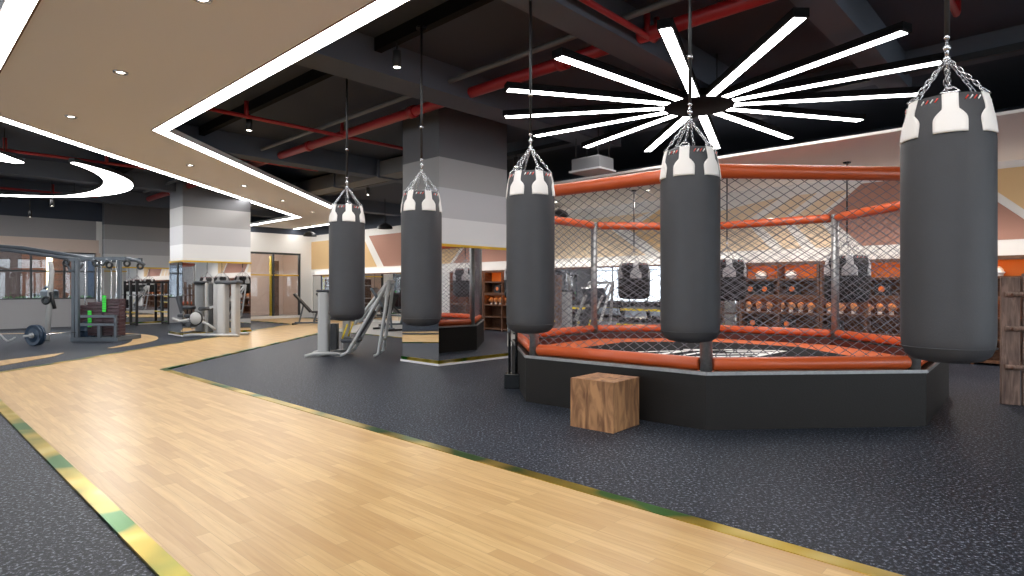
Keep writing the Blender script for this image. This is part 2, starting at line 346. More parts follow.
for q, v in enumerate((4.75, 3.8, 3.0, 2.1)):
    t = thing('window_plant', ['leafy green plant on the window ledge beside the brown banded wall', 'green plant on the window ledge behind the leaning machine column', 'low green plant on the window ledge left of the brick pier', 'green plant on the window ledge at the picture edge'][q], 'plant', UV(U0-.32, v, .72), TH, 'plants along the window ledge')
    MB().bb((-.1, -.32, 0), (.1, .32, .16)).build('planter', M['duct'], t)
    leaf_clump((0, 0, 0), (.1, .32, .12), 160).build('foliage', M['leaf'], t).location = (0, 0, .16)

# ------------------------------------------------------------------ dropped ceiling with LED edges
SV0, SV1 = .76, 3.22
polyS = [P2(UV(U1, SV0)), P2(UV(U1, SV1)), P2(XV(PXR, SV1)), P2(XV(PXR, FV1)), P2(UV(U0, FV1)), P2(UV(U0, FV0)), P2(XV(PXL, FV0)), P2(XV(PXL, SV0))]
so = struct(MB().prism(polyS, ZS, ZT).build('ceiling_dropped_panel', M['soffit']))
for mb in edge_strips(polyS, .012, .20, ZS-.004, ZS+.01, (0, 4)): mb.build('led_strip', M['led'], so)
for mb in edge_strips(polyS, .20, .22, ZS-.006, ZS+.01, (0, 4)): mb.build('bronze_edge', M['bronze'], so)
struct(MB().bb((-11.5, 9.6, 3.45), (U1, V1, 3.49)).build('ceiling_cream_bulkhead', M['soffit2'], xf=RUV))
# pale arc lamp at far left (follows the inlay)
t = thing('arc_ceiling_light', 'large white crescent light hanging over the far left gym floor', 'ceiling light', (0, 0, 0))
o_, i_ = arc_poly(-12.85, 12.85, 4.0, -9, 178, .10, .62)
arc_mesh(o_, i_, 3.845, 3.86).build('diffuser', M['led'], t)
o2, i2 = arc_poly(-12.85, 12.85, 4.02, -9.5, 178.5, .14, .66); arc_mesh(o2, i2, 3.86, 3.94).build('housing', M['black'], t)
for a in (10, 80, 150): MB().tube((-12.75+3.7*math.cos(math.radians(a)), 12.95+3.7*math.sin(math.radians(a)), 3.93), (-12.75+3.7*math.cos(math.radians(a)), 12.95+3.7*math.sin(math.radians(a)), ZC), .008, 6).build('suspension_cable', M['black'], t)
t = thing('strip_ceiling_light', 'short slanted white light strip at the left picture edge', 'ceiling light', (0, 0, 0))
def cp(px, py, z): Y = F*(z-EYE)/(288-py); return ((px-512)/F*Y, Y)
q = [cp(-60, 141, ZS), cp(0, 154, ZS), cp(24, 163, ZS), cp(16, 163.5, ZS), cp(0, 161, ZS), cp(-60, 150, ZS)]
MB().prism(q, ZS, ZS+.015).build('diffuser', M['led'], t); MB().prism(q, ZS+.015, ZS+.08).build('housing', M['black'], t)
MB().tube((q[1][0], q[1][1]+.1, ZS+.08), (q[1][0], q[1][1]+.1, ZC), .008, 6).build('suspension_cable', M['black'], t)

# downlights
def downlight(p, z, label, e=78, group='recessed ceiling downlights'):
    t = thing('downlight', label, 'ceiling light', (p[0], p[1], z), 0, group)
    MB().lathe([(.045, -.002), (.05, -.012), (.075, -.012), (.08, 0), (.045, .0)], 20).build('trim_ring', M['chrome'], t)
    MB().lathe([(0, -.003), (.046, -.003)], 16).build('lens', M['lamp'], t)
    lamp('SPOT', (p[0], p[1], z-.03), e, size=.06, spot=2.35, blend=.8)
us = [-10.85, -8.2, -5.6, -3.0, -.4, 2.2, 4.8]
nm = ['nearest the sharp bend of the beige ceiling, left side', 'in the middle of the beige ceiling, upper left', 'at the top picture edge of the beige ceiling', 'overhead above the wooden path', 'overhead just ahead of the viewer', 'overhead behind the viewer', 'far behind the viewer']
for u, l in zip(us, nm):
    p = UV(u, 1.95); downlight((p.x, p.y), ZS, 'small round downlight '+l, 78 if u < -5 else 48)
for Y, l in zip((12.4, 14.9, 17.4, 20.0), ('between the bend and the left striped column', 'above the right edge of the left striped column', 'beyond the left striped column', 'at the far fork of the beige ceiling')):
    downlight((-6.65, Y), ZS, 'small round downlight '+l)
for u, l in zip((-9.5, -6.9, -4.3, -1.7, .9), ('above the wall mural behind the left of the cage', 'above the mural behind the tallest middle bag', 'above the chevrons of the mural', 'above the clay brown mural shape', 'above the mural at the right picture edge')):
    p = UV(u, 11.6); downlight((p.x, p.y), 3.45, 'small round downlight '+l, 150, 'downlights in the cream bulkhead')

# ------------------------------------------------------------------ beams, ducts, pipes
n_ = 20
for u, w_ in ((-1.8, .3), (-3.7, .35), (-6.5, .5), (-12.3, .4), (-18.2, .4), (-22, .4), (2.5, .4), (6, .4)):
    n_ += 1; wall('beam_ceiling_%d' % n_, [((u-w_/2, V0, 3.95), (u+w_/2, 9.55 if u > -11.6 else V1, ZC))], M['beam'])
n_ += 1; wall('beam_ceiling_%d' % n_, [((U0, 9.1, 4.12), (U1, 9.5, ZC))], M['beam'])
t = thing('track_rail', 'long black steel rail the five big bags hang from', 'rail', (0, 0, 0), TH)
MB().bb((-20, 4.15, 4.19), (7, 4.25, ZC)).build('rail', M['hub'], t)
tag(MB().bb((-20, 9.0, 4.04), (7, 9.06, 4.12)).build('track_rail', M['black'], xf=RUV), 'thin black lighting track beside the bulkhead behind the cage', 'rail')
t = thing('sprinkler_pipe', 'red sprinkler pipework with one thick main and thin branches under the dark ceiling', 'pipe', (0, 0, 0), TH)
MB().tube((-21, 5.75, 4.06), (8.5, 5.75, 4.06), .075, 16).build('main', M['red'], t)
for u in (-19, -14, -10.9, -7.6, -4.6, -.6): MB().tube((u-.06, 5.75, 4.06), (u+.06, 5.75, 4.06), .095, 16).build('coupling', M['red'], t)
br = [(-21.3, -4, 4.5, 'third, at the far left'), (-18.5, -4, 5, 'second, at the far left above the cable tower'), (-15.4, -4, 5.0, 'first, at the left picture edge'), (-12.8, 4.7, 7.0, 'near the small end of the main, right of the ceiling bend'), (-9.6, 3.4, 7.1, 'crossing the main above the first big bag'), (-3.4, 3.4, 5.9, 'at the top of the picture beside the starburst lamp'), (-.9, 5.6, 7.4, 'above the starburst lamp at the top right')]
for u, v0, v1, l in br:
    mb = MB().path([(u, v0, 4.02), (u, v1-.04, 4.02), (u, v1, 4.05), (u, v1, 4.28)], .032, 8)
    mb.build('branch', M['red'], t)
    v = v0+.6
    while v < v1:
        MB().tube((u, v, 4.0), (u, v, 4.26), .036, 8).build('riser', M['red'], t); v += 1.7
tag(MB().tube((-20, 5.35, 4.12), (8.5, 5.35, 4.12), .035, 8).build('conduit_pipe', M['duct'], xf=RUV), 'thin grey conduit running beside the red sprinkler main', 'pipe')
t = thing('air_duct', 'grey rectangular air duct under the dark ceiling behind the striped column', 'duct', (0, 0, 0), TH)
MB().bb((-20, 8.1, 3.93), (-9.4, 8.6, 4.28)).build('duct_run', M['duct'], t, bevel=.01)
for u in (-18, -16, -14, -12, -10): MB().bb((u-.02, 8.07, 3.90), (u+.02, 8.63, 4.31)).build('flange', M['beam'], t)
t = thing('ceiling_cassette', 'grey boxed air unit hanging above the cage left of the tall middle bag', 'air conditioner', (1.42, 10.6, 3.34), TH)
MB().bb((-.30, -.22, .02), (.30, .22, .24)).build('housing', M['duct'], t, bevel=.015); MB().bb((-.33, -.25, 0), (.33, .25, .03)).build('grille', M['lowgrey'], t)
for a in (-.3, .3):
    for c_ in (-.2, .2): MB().tube((a*.8, c_*.8, .24), (a*.8, c_*.8, ZC-3.34), .01, 6).build('hanger_rod', M['black'], t)

# track spots
def spot(X, Y, zb, label, top):
    t = thing('track_spotlight', label, 'spotlight', (X, Y, zb), 0, 'black cylinder spotlights')
    MB().lathe([(0, .2), (.045, .2), (.052, .19), (.052, .0), (.042, .0), (.042, .012), (0, .012)], 18).build('housing', M['black'], t)
    MB().lathe([(0, .006), (.041, .006)], 16).build('lens', M['lamp'], t)
    MB().tube((0, 0, .2), (0, 0, top-zb), .012, 8).build('stem', M['black'], t)
    lamp('SPOT', (X, Y, zb-.02), 45, size=.04, spot=1.8, blend=.7)
for px, l in ((397, 'hanging between the second bag and the top picture edge'), (249, 'hanging nearest the bright ceiling bend'), (590, 'overhead in front of the starburst lamp')):
    kx = (px-512)/F; Y = 4.2/(E3.y+E3.x*kx); spot(kx*Y, Y, 3.9, 'black cylinder spotlight '+l, 4.19)
for px, l in ((368, 'between the first two big bags, far back'), (516, 'far back behind the third bag'), (785, 'far back above the cage')):
    kx = (px-512)/F; Y = 9.03/(E3.y+E3.x*kx); spot(kx*Y, Y, 3.8, 'black cylinder spotlight '+l, 4.06)
spot((30-512)/F*17.6, 17.6, 3.38, 'black cylinder spotlight at far left, lower of the two under the crescent light', ZC)
spot((52-512)/F*17.0, 17.0, 3.62, 'black cylinder spotlight at far left, higher of the two under the crescent light', ZC)
for px, z, v, l in ((310, 3.5, 11.9, 'above the glass partition'), (385, 3.45, 11.9, 'between the first two big bags'), (559, 3.3, 12.3, 'beside the third big bag, behind the cage')):
    kx = (px-512)/F; Y = v/(E3.y+E3.x*kx)
    t = thing('pendant_lamp', 'black dome pendant lamp '+l, 'lamp', (kx*Y, Y, z-.12), 0, 'black dome pendants')
    MB().lathe([(.26, 0), (.25, .06), (.19, .13), (.08, .18), (.03, .2), (0, .2)], 20).build('shade', M['black'], t)
    MB().tube((0, 0, .2), (0, 0, (3.45 if px == 559 else ZC)-z+.12), .012, 6).build('cord', M['black'], t)

# ------------------------------------------------------------------ columns
def column(n, u0, v0, u1, v1, faces):
    c = struct(MB().bb((u0, v0, 0), (u1, v1, ZC)).build('column_%d' % n, M['bands'], xf=RUV))
    e = .012
    if 'u' in faces: MB().bb((u1, v0-e, .09), (u1+e, v1, 2.0)).build('mirror_panel', M['mirror'], c, xf=RUV)
    if 'v' in faces: MB().bb((u0, v0-e, .09), (u1+e, v0, 2.0)).build('mirror_panel', M['mirror'], c, xf=RUV)
    e = .022
    MB().bb((u0-e, v0-e, 2.0), (u1+e, v1+e, 2.045)).build('gold_trim', M['gold'], c, xf=RUV)
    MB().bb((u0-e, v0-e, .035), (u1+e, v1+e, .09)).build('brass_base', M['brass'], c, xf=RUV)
    MB().bb((u0-e-.01, v0-e-.01, 0), (u1+e+.01, v1+e+.01, .035)).build('white_base', M['strap'], c, xf=RUV)
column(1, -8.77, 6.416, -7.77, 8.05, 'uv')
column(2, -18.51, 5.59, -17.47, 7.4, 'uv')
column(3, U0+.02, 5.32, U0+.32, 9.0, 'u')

# ------------------------------------------------------------------ right wall: mirror, mural
mw = tag(MB().bb((-24.5, V1-.03, .1), (-5.5, V1-.002, 1.83)).build('wall_mirror', M['mirror'], xf=RUV), 'long wall mirror under the painted mural behind the cage', 'mirror')
MB().bb((-24.5, V1-.05, 1.83), (-5.5, V1-.002, 1.87)).build('top_trim', M['bronze'], mw, xf=RUV)
sm = MB()
for i in range(12): sm.bb((-24.5+i*1.58, V1-.034, .1), (-24.49+i*1.58, V1-.002, 1.83))
sm.build('joint', M['alu'], mw, xf=RUV)
def added_ledge_strip(u0, u1, v, z, e):  # added uplight with no visible source, brightens the mural wall and bulkhead
    l = bpy.data.lights.new('added_ledge_light', 'AREA'); l.shape = 'RECTANGLE'; l.size = u1-u0; l.size_y = .06; l.energy = e; l.color = (1, .93, .85)
    o = bpy.data.objects.new('added_ledge_light', l); C.objects.link(o); o.location = UV((u0+u1)/2, v, z); o.rotation_euler = (PI-.5, 0, TH)
for a in range(4): added_ledge_strip(-24.4+a*4.73, -24.4+(a+1)*4.73, V1-.12, 1.9, 4)
added_ledge_strip(-5.3, 1.2, V1-.45, 1.9, 8)
ZB, ZM = 2.12, 3.33
def wp(px, z):
    kx = (px-512)/F; Y = V1/(E3.y+E3.x*kx); return (uv_of(kx*Y, Y)[0], z)
def wy(px, py):
    kx = (px-512)/F; Y = V1/(E3.y+E3.x*kx); return (uv_of(kx*Y, Y)[0], EYE+(288-py)/F*Y)
mu = {'ochre': [], 'tan': [], 'clay': []}
mu['ochre'] += [[wp(308, ZB), wp(308, ZM), wp(363, ZM), wp(377, ZB)]]
mu['clay'] += [[wp(369, ZM), wp(384, ZB), wp(470, ZB), wp(470, ZM)]]
mu['tan'] += [[wp(478, ZM), wp(478, ZB), wp(560, ZB), wp(560, ZM)], [wp(560, ZM-.2), wp(560, ZB), wp(646, ZB), wy(612, 230), wp(650, ZM-.15)]]
mu['ochre'] += [[wp(668, ZM), wy(630, 230), wp(660, ZB+.05), wp(715, ZB+.05), wp(715, ZM)]]
mu['tan'] += [[wp(721, ZB), wp(721, 3.05), wp(782, ZM-.1), wy(745, 222), wp(772, ZB)]]
mu['tan'] += [[wp(795, ZM-.1), wp(817, ZM-.1), wy(781, 220), wp(802, ZB), wp(785, ZB), wy(757, 222)]]
mu['tan'] += [[wp(829, ZM-.1), wp(850, ZM-.1), wy(817, 217), wp(840, ZB), wp(816, ZB), wy(791, 220)]]
mu['clay'] += [[wy(826, 215), wp(862, ZM), wp(955, ZM), wp(1052, ZB), wp(862, ZB)]]
mu['ochre'] += [[wp(968, ZM), wp(1120, ZM), wp(1120, ZB), wp(1066, ZB)]]
mt = thing('wall_mural', 'painted mural of tan, ochre and clay brown angular shapes on the white wall', 'mural', (0, 0, 0), TH)
for key, nm_ in (('ochre', 'ochre_shape'), ('tan', 'tan_shape'), ('clay', 'clay_shape')):
    for p in mu[key]:
        mb = MB(); n = len(p)
        vs = [(a, V1-.012, z) for a, z in p]+[(a, V1-.001, z) for a, z in p]
        mb.add(vs, [list(range(n)), list(range(2*n-1, n-1, -1))]+[(i, n+i, n+(i+1) % n, (i+1) % n) for i in range(n)]); mb.build(nm_, M[key], mt)

# ------------------------------------------------------------------ shelving on the right wall
SU = [(-5.35, 'left, beside the wall mirror'), (-3.75, 'middle, behind the short black bag'), (-2.15, 'right, behind the largest hanging bag')]
for si, (u, l) in enumerate(SU):
    t = thing('wall_shelf', 'brown wooden shelving unit with orange lit top row, '+l, 'shelf', UV(u, V1-.36), TH, 'wooden shelving units')
    for a in (0.02, .80, 1.56): MB().bb((a-.02, 0, 0), (a+.02, .34, 1.83)).build('side_panel', M['shelfwood'], t)
    for z in (.06, .42, .78, 1.14, 1.48, 1.82): MB().bb((0.04, .01, z-.018), (1.54, .33, z+.018)).build('shelf_board', M['shelfwood'], t)
    for z in (1.08, 1.77): MB().bb((.04, .0, z), (1.54, .02, z+.06)).build('shelf_lip', M['shelfwood'], t)
    MB().bb((0, .32, 0), (1.58, .34, 1.46)).build('back_panel', M['shelfwood'], t)
    MB().bb((0, .32, 1.46), (1.58, .34, 1.84)).build('orange_back_panel', M['orangeback'], t)
    MB().bb((.06, .04, 1.788), (1.52, .06, 1.80)).build('light_strip', M['glow'], t)
    MB().bb((.06, .04, 1.108), (1.52, .06, 1.12)).build('light_strip', M['glow'], t)
glove = None
def make_glove():
    t = thing('boxing_glove', '', 'boxing glove', (0, 0, 0), 0, 'boxing gloves on the shelves')
    MB().ball((0, 0, .15), .062, 12, sc=(1, .85, 1.05)).lathe([(.034, 0), (.036, .06), (.05, .12)], 12).build('mitt', M['tanleather'], t)
    MB().path([(.045, -.02, .08), (.072, -.03, .13), (.05, -.035, .17)], [.018, .024, .016], 8).build('thumb', M['tanleather'], t)
    MB().lathe([(.036, .0), (.041, .005), (.041, .05), (.037, .055)], 12).build('cuff', M['stitchw'], t)
    return t
glove = make_glove(); gi = 0
posn = ['first', 'second', 'third', 'fourth', 'fifth', 'sixth', 'seventh', 'eighth', 'ninth', 'tenth', 'eleventh', 'twelfth', 'thirteenth', 'fourteenth']
for si, (u, l) in enumerate(SU[:2]):
    for j in range(7):
        p = UV(u+(.12+.22*j if j < 3 else .24+.19*j), V1-.2, .80); lab = 'tan boxing glove on the lit lower shelf, %s from the left in the row' % posn[gi]
        if gi == 0: glove.location = p; glove.rotation_euler = (0, 0, TH); glove['label'] = lab
        else: dup(glove, p, TH+random.uniform(-.3, .3), lab)
        gi += 1
hats = None
for i, (u, l) in enumerate(((-4.95, 'left of the black short bag, far one'), (-4.35, 'just left of the cage post'), (-3.3, 'right of the short black bag'), (-1.7, 'behind the largest bag'), (-1.05, 'rightmost on the orange lit shelf'))):
    p = UV(u, V1-.2, 1.50); lab = 'white padded headguard on the lit top shelf, '+l
    if hats is None:
        hats = thing('headguard', lab, 'headguard', p, TH, 'white headguards on the top shelf')
        MB().lathe([(.10, 0), (.115, .05), (.11, .11), (.07, .16), (.0, .175)], 16).build('shell', M['strap'], hats)
        MB().path([(.115*math.cos(a), .115*math.sin(a), .06) for a in [k_*PI/6 for k_ in range(12)]], .016, 6, closed=True).build('brow_pad', M['stitchw'], hats)
    else: dup(hats, p, TH, lab)
bx = None
for i, (u, z, l) in enumerate(((-5.15, 1.16, 'left end of the second shelf'), (-4.85, 1.16, 'second shelf, next to the left end one'), (-4.30, 1.16, 'second shelf, beside the divider'), (-3.3, 1.16, 'second shelf behind the short black bag'), (-2.7, 1.16, 'second shelf right of the short black bag'), (-5.1, .44, 'low shelf at the left end'), (-4.4, .44, 'low shelf middle'), (-3.5, .44, 'low shelf under the gloves, right'), (-1.6, 1.16, 'second shelf behind the largest bag'))):
    p = UV(u, V1-.2, z); lab = 'dark storage box with an orange print, '+l
    if bx is None:
        bx = thing('storage_box', lab, 'box', p, TH, 'storage boxes on the shelves')
        MB().bb((-.12, -.1, 0), (.12, .1, .22)).build('carton', M['black'], bx, bevel=.006); MB().lathe([(0, 0), (.055, 0)], 14).lathe([(0, .0), (.03, 0)], 10, (.0, .0, .003)).build('round_print', M['orangetxt'], bx, xf=Matrix.Translation((0, -.103, .12)) @ Matrix.Rotation(PI/2, 4, 'X'))
    else: dup(bx, p, TH, lab)
    
# ------------------------------------------------------------------ fighting cage
CX, CY = 2.64, 8.12
cage = thing('fighting_cage', 'octagonal fighting cage with orange padded rails on a black platform', 'fighting cage', (CX, CY, 0), 0)
A0 = math.radians(-108.2)
def octv(r, i, z=0): a = A0+i*PI/4; return Vector((r*math.cos(a), r*math.sin(a), z))
RP, RI, RF, ZP, ZMt = 2.78, 2.58, 2.67, .513, .42
mb = MB()
for i in range(8):
    a, c, d, e = octv(RP, i), octv(RP, i+1), octv(RI, i), octv(RI, i+1)
    up = Vector((0, 0, ZP))
    mb.add([a, c, c+up, a+up], [(0, 1, 2, 3)]); mb.add([a+up, c+up, e+up, d+up], [(0, 1, 2, 3)])
mb.build('platform', M['skirt'], cage)
mb = MB()
for i in range(8): mb.add([octv(RI, i, ZP), octv(RI, i+1, ZP), octv(RI, i+1, ZMt), octv(RI, i, ZMt)], [(0, 1, 2, 3)])
mb.build('kick_board', M['maroon'], cage)
mb = MB()
for i in range(8):
    a, c = octv(RP+.004, i, ZP+.004), octv(RP+.004, i+1, ZP+.004); mb.bar(a, c, .022, .03)
mb.build('steel_edge', M['galv'], cage)
m_ = MB().prism([P2(octv(RI, i)) for i in range(8)], ZMt-.1, ZMt).build('canvas_mat', M['mat_or'], cage)
MB().prism([P2(octv(1.82, i)) for i in range(8)], ZMt, ZMt+.004).build('centre_canvas', M['canvas'], m_)
lg = MB(); zl = ZMt+.006
def stroke(x0, y0, x1, y1, w): lg.bar((x0, y0, zl), (x1, y1, zl), w, .004) if False else lg.prism([(x0-(y1-y0)*w/2/math.hypot(x1-x0, y1-y0), y0+(x1-x0)*w/2/math.hypot(x1-x0, y1-y0)), (x1-(y1-y0)*w/2/math.hypot(x1-x0, y1-y0), y1+(x1-x0)*w/2/math.hypot(x1-x0, y1-y0)), (x1+(y1-y0)*w/2/math.hypot(x1-x0, y1-y0), y1-(x1-x0)*w/2/math.hypot(x1-x0, y1-y0)), (x0+(y1-y0)*w/2/math.hypot(x1-x0, y1-y0), y0-(x1-x0)*w/2/math.hypot(x1-x0, y1-y0))], ZMt+.004, ZMt+.007)
for s_ in [(-1.3, -.75, -.1, .35, .10), (-1.0, -.9, .1, .2, .07), (-.9, .1, .5, .42, .08), (-.2, .42, 1.15, .25, .09), (1.15, .25, .35, -.55, .10), (.3, .12, .9, .08, .09), (-.1, -.2, .75, -.12, .09), (-.45, -.5, .45, -.42, .10), (-.75, -.8, .1, -.85, .08), (.1, -.85, .45, -.42, .07)]: stroke(*s_)
lg.build('white_emblem', M['paintw'], m_)
for i in range(8):
    p = octv(RF, i); q_ = octv(RF, i+1); d = (q_-p).normalized()
    MB().tube((p.x, p.y, ZMt), (p.x, p.y, 2.42), .056, 16).lathe([(.056, 0), (.058, .02), (0, .035)], 16, (p.x, p.y, 2.42)).build('corner_post', M['galv'], cage)
    L = (q_-p).length
    def pad(z, r, nm_):
        a, c = p+d*.06, q_-d*.06; pts = [a+Vector((0, 0, z)), a+d*.02+Vector((0, 0, z)), c-d*.02+Vector((0, 0, z)), c+Vector((0, 0, z))]
        MB().path(pts, [r*.8, r, r, r*.8], 18).build(nm_, M['orange'], cage)
    pad(2.39, .067, 'top_rail_pad'); pad(.59, .064, 'lower_rail_pad')
    z0, z1 = .62, 2.33; W = L-.1; ps = .135; sl = .62; mb = MB()
    nrm = Vector((d.y, -d.x, 0))
    x = -(z1-z0)/sl
    while x < W:
        for sgn in (1, -1):
            ax = x; bx_ = x+(z1-z0)/sl; za, zb = z0, z1
            if ax < 0: za = z0-ax*sl; ax = 0
            if bx_ > W: zb = z0+(W-x)*sl; bx_ = W
            if bx_-ax > .02:
                X0, X1 = (ax, bx_) if sgn > 0 else (W-ax, W-bx_)
                o = p+d*.05+nrm*(.003*sgn); P0 = o+d*X0+Vector((0, 0, za)); P1 = o+d*X1+Vector((0, 0, zb))
                mb.path([P0, P1], .0036, 4, caps=False, smooth=False)
        x += ps
    mb.build('mesh_panel', M['wire'], cage)

# wooden step box
p = (gp(615, 434)+Vector(gp(639, 424.5))+gp(570.6, 426))/3
ang = math.atan2(.31, -.363)
cc = (gp(639, 424.5)+gp(570.6, 426))/2
sb = thing('step_box', 'square brown wooden step box on the rubber floor in front of the cage', 'wooden box', (cc.x, cc.y, 0), ang-PI)
bo = MB().bb((-.235, -.235, 0), (.235, .235, .455)).build('crate', M['box'], sb, bevel=.006)
mb = MB()
for s_ in (-1, 1): mb.bb((-.237, s_*.2365-.0005, .0), (.237, s_*.2365+.0005, .003))
mb.build('base_edge', M['box'], sb)

# ------------------------------------------------------------------ starburst lamp
SL = (2.53, 8.13, 3.78)
st = thing('starburst_ceiling_light', 'huge starburst lamp of fourteen white light bars round a black hub above the cage', 'ceiling light', SL)
MB().lathe([(0, -.03), (.45, -.03), (.47, -.01), (.47, .06), (.43, .09), (0, .09)], 40).build('hub', M['hub'], st)
for k_ in range(14):
    a = math.radians(220.5+k_*360/14); c_, s_ = math.cos(a), math.sin(a); R = 2.70
    bmn = MB(); Rm = Matrix.Rotation(a, 4, 'Z')
    bmn.bb((.40, -.074, -.02), (R, .074, .06)); o = bmn.build('light_bar', M['hub'], st, xf=Rm)
    MB().bb((.46, -.057, -.026), (R-.03, .057, -.018)).build('diffuser', M['led'], o, xf=Rm)
for k_ in range(4):
    a = k_*PI/2+.4; MB().tube((.35*math.cos(a), .35*math.sin(a), .09), (.35*math.cos(a), .35*math.sin(a), ZC-3.78), .008, 6).build('suspension_rod', M['black'], st)

# ------------------------------------------------------------------ hanging bags
def bag_radius(z, prof):
    for (r0, z0), (r1, z1) in zip(prof, prof[1:]):
        if z0 <= z <= z1: return r0+(r1-r0)*(z-z0)/(z1-z0+1e-9)
    return prof[-1][0]
def link(mb, p, d, tw, L, w, r):
    d = d.normalized(); x, y = basis(d); s = x*math.cos(tw)+y*math.sin(tw); pts = []
    for k_ in range(12):
        a = 2*PI*k_/12; pts.append(p+s*(math.cos(a)*w)+d*(math.sin(a)*w+(L/2-w)*(1 if math.sin(a) > 0 else -1)))
    mb.path(pts, r, 5, closed=True)
def make_bag(label, prof, H_, R_, rodz, mats, nst=4, strapw=1.0, apex=.26, group='big hanging punching bags'):
    # local origin: bag bottom centre
    t = thing('punching_bag', label, 'punching bag', (0, 0, 0), 0, group)
    MB().lathe(prof, 56).build('bag_body', mats[0], t)
    sm_ = MB().path([((R_+.001)*math.cos(a), (R_+.001)*math.sin(a), .09) for a in [k_*PI/28 for k_ in range(56)]], .003, 5, closed=True); sm_.build('bottom_seam', mats[0], t)
    zt = H_; rt = bag_radius(zt, prof)
    sh = .235*strapw
    for i in range(nst):
        a0 = i*2*PI/nst; mb = MB(); rows = 14; cols = 8; grid = []
        for e in (0, 1):
            for j in range(rows+1):
                s = j/rows; z = zt+.008-sh*s
                w = .039 if s < .42 else (.039+(.084-.039)*math.sin(min(1, (s-.42)/.28)*PI/2))
                w *= strapw; rr = bag_radius(min(z, zt), prof)+.002+.006*e
                for c in range(cols+1): b_ = a0+(c/cols*2-1)*w/rr; mb.v.append(Vector((rr*math.cos(b_), rr*math.sin(b_), z)))
        n1 = (rows+1)*(cols+1)
        for j in range(rows):
            for c in range(cols):
                q0 = j*(cols+1)+c; q1 = q0+cols+1
                mb.f.append([n1+q0, n1+q1, n1+q1+1, n1+q0+1]); mb.mi.append(0); mb.sm.append(True)
        ring_ = [j*(cols+1) for j in range(rows+1)]+[rows*(cols+1)+c for c in range(1, cols+1)]+[j*(cols+1)+cols for j in range(rows-1, -1, -1)]+[c for c in range(cols-1, 0, -1)]
        for j in range(len(ring_)):
            a_, c_ = ring_[j], ring_[(j+1) % len(ring_)]; mb.f.append([a_, c_, n1+c_, n1+a_]); mb.mi.append(0); mb.sm.append(False)
        so_ = mb.build('strap', mats[1], t)
        p0 = Vector(((rt+.008)*math.cos(a0), (rt+.008)*math.sin(a0), zt+.008)); ap = Vector((0, 0, zt+apex))
        tg = Vector((-math.sin(a0), math.cos(a0), 0))
        rg = MB().path([p0-tg*.042, p0+tg*.042, p0+tg*.02+(ap-p0)*.12, p0-tg*.02+(ap-p0)*.12], .0045, 6, closed=True); rg.build('strap_ring', M['chrome'], t)
        ch = MB(); q0 = p0+(ap-p0)*.10; nl = 9; dd = (ap-q0)/nl
        for j in range(nl): link(ch, q0+dd*(j+.5), dd, j*PI/2, dd.length*1.3, .0095, .0028)
        ch.build('hanging_chain', M['chrome'], t)
    stt = MB()
    for k_ in range(54):
        a = 2*PI*k_/54
        da = (a/(2*PI/nst)) % 1
        if min(da, 1-da)*2*PI/nst*rt < .047: continue
        z = zt-.028; r = bag_radius(z, prof)+.003; b_ = a+.07
        stt.path([(r*math.cos(a), r*math.sin(a), z-.009), (r*math.cos(b_), r*math.sin(b_), z+.011)], .0035, 5, m=k_ % 2)
    stt.build('stitching', [M['stitchw'], M['stitchr']], t)
    ap = zt+apex
    MB().ball((0, 0, ap+.0), .018, 10).path([(0, 0, ap), (0, 0, ap+.10)], .009, 8).ball((0, 0, ap+.06), .02, 10).ball((0, 0, ap+.12), .016, 10).build('swivel', M['chrome'], t)
    MB().tube((0, 0, ap+.12), (0, 0, rodz), .013, 10).lathe([(.06, rodz-.02), (.06, rodz), (0, rodz)], 12).build('hanging_rod', M['black'], t)
    MB().tube((0, 0, ap+.47), (0, 0, ap+.50), .02, 10).build('rod_coupling', M['chrome'], t)
    return t
prof = [(.0, 0.0), (.10, .004), (.165, .018), (.20, .045), (.217, .085), (.2225, .14), (.2235, .25), (.2235, 1.22), (.2205, 1.265), (.213, 1.33), (.201, 1.41), (.186, 1.468), (.176, 1.476), (0, 1.48)]
D5 = 3.4; bagz = EYE-.26*1.5-.03; bd = []
labs = ['largest charcoal punching bag, hanging nearest at the right side of the picture', 'charcoal punching bag hanging in front of the cage below the starburst hub', 'charcoal punching bag hanging at the left front corner of the cage', 'charcoal punching bag hanging in front of the striped column', 'smallest and farthest charcoal punching bag, in front of the pale leg machine']
pb = make_bag(labs[0], prof, 1.47, .2235, 4.19-bagz, (M['leather'], M['strap']), 6, .95, .25)
for i, (px, k_) in enumerate(((947, 1.0), (690, 1.364), (530.5, 1.632), (421.5, 1.956), (347, 2.27))):
    Y = D5*k_; p = Vector(((px-512)/F*Y, Y, bagz)); a = math.atan2(-p.y, -p.x)+[math.radians(x) for x in (4, -12, 24, 22, 6)][i]
    if i == 0: pb.location = p; pb.rotation_euler = (0, 0, a)
    else: dup(pb, p, a, labs[i])
# short black bags under the bulkhead
RS = .345
prof2 = [(0, 0), (.22, .005), (.30, .03), (.335, .07), (RS, .13), (RS, .62), (.33, .70), (.30, .78), (.28, .795), (0, .80)]
lab2 = ['short black punching bag behind the cage, right of its back post', 'short black punching bag behind the cage, half hidden by the tall middle bag', 'short black punching bag behind the cage, left of the tall middle bag']
sbz = 1.05
s2 = make_bag(lab2[0], prof2, .79, RS, 3.45-sbz, (M['bagblack'], M['strapg']), 5, 1.45, .26, 'short black bags behind the cage')
for i, (px, k_) in enumerate(((847, 1.0), (727, 1.135), (634, 1.286))):
    Y = 10.25*k_; p = Vector(((px-512)/F*Y, Y, sbz)); a = math.atan2(-p.y, -p.x)+.12
    if i == 0: s2.location = p; s2.rotation_euler = (0, 0, a)
    else: dup(s2, p, a, lab2[i])

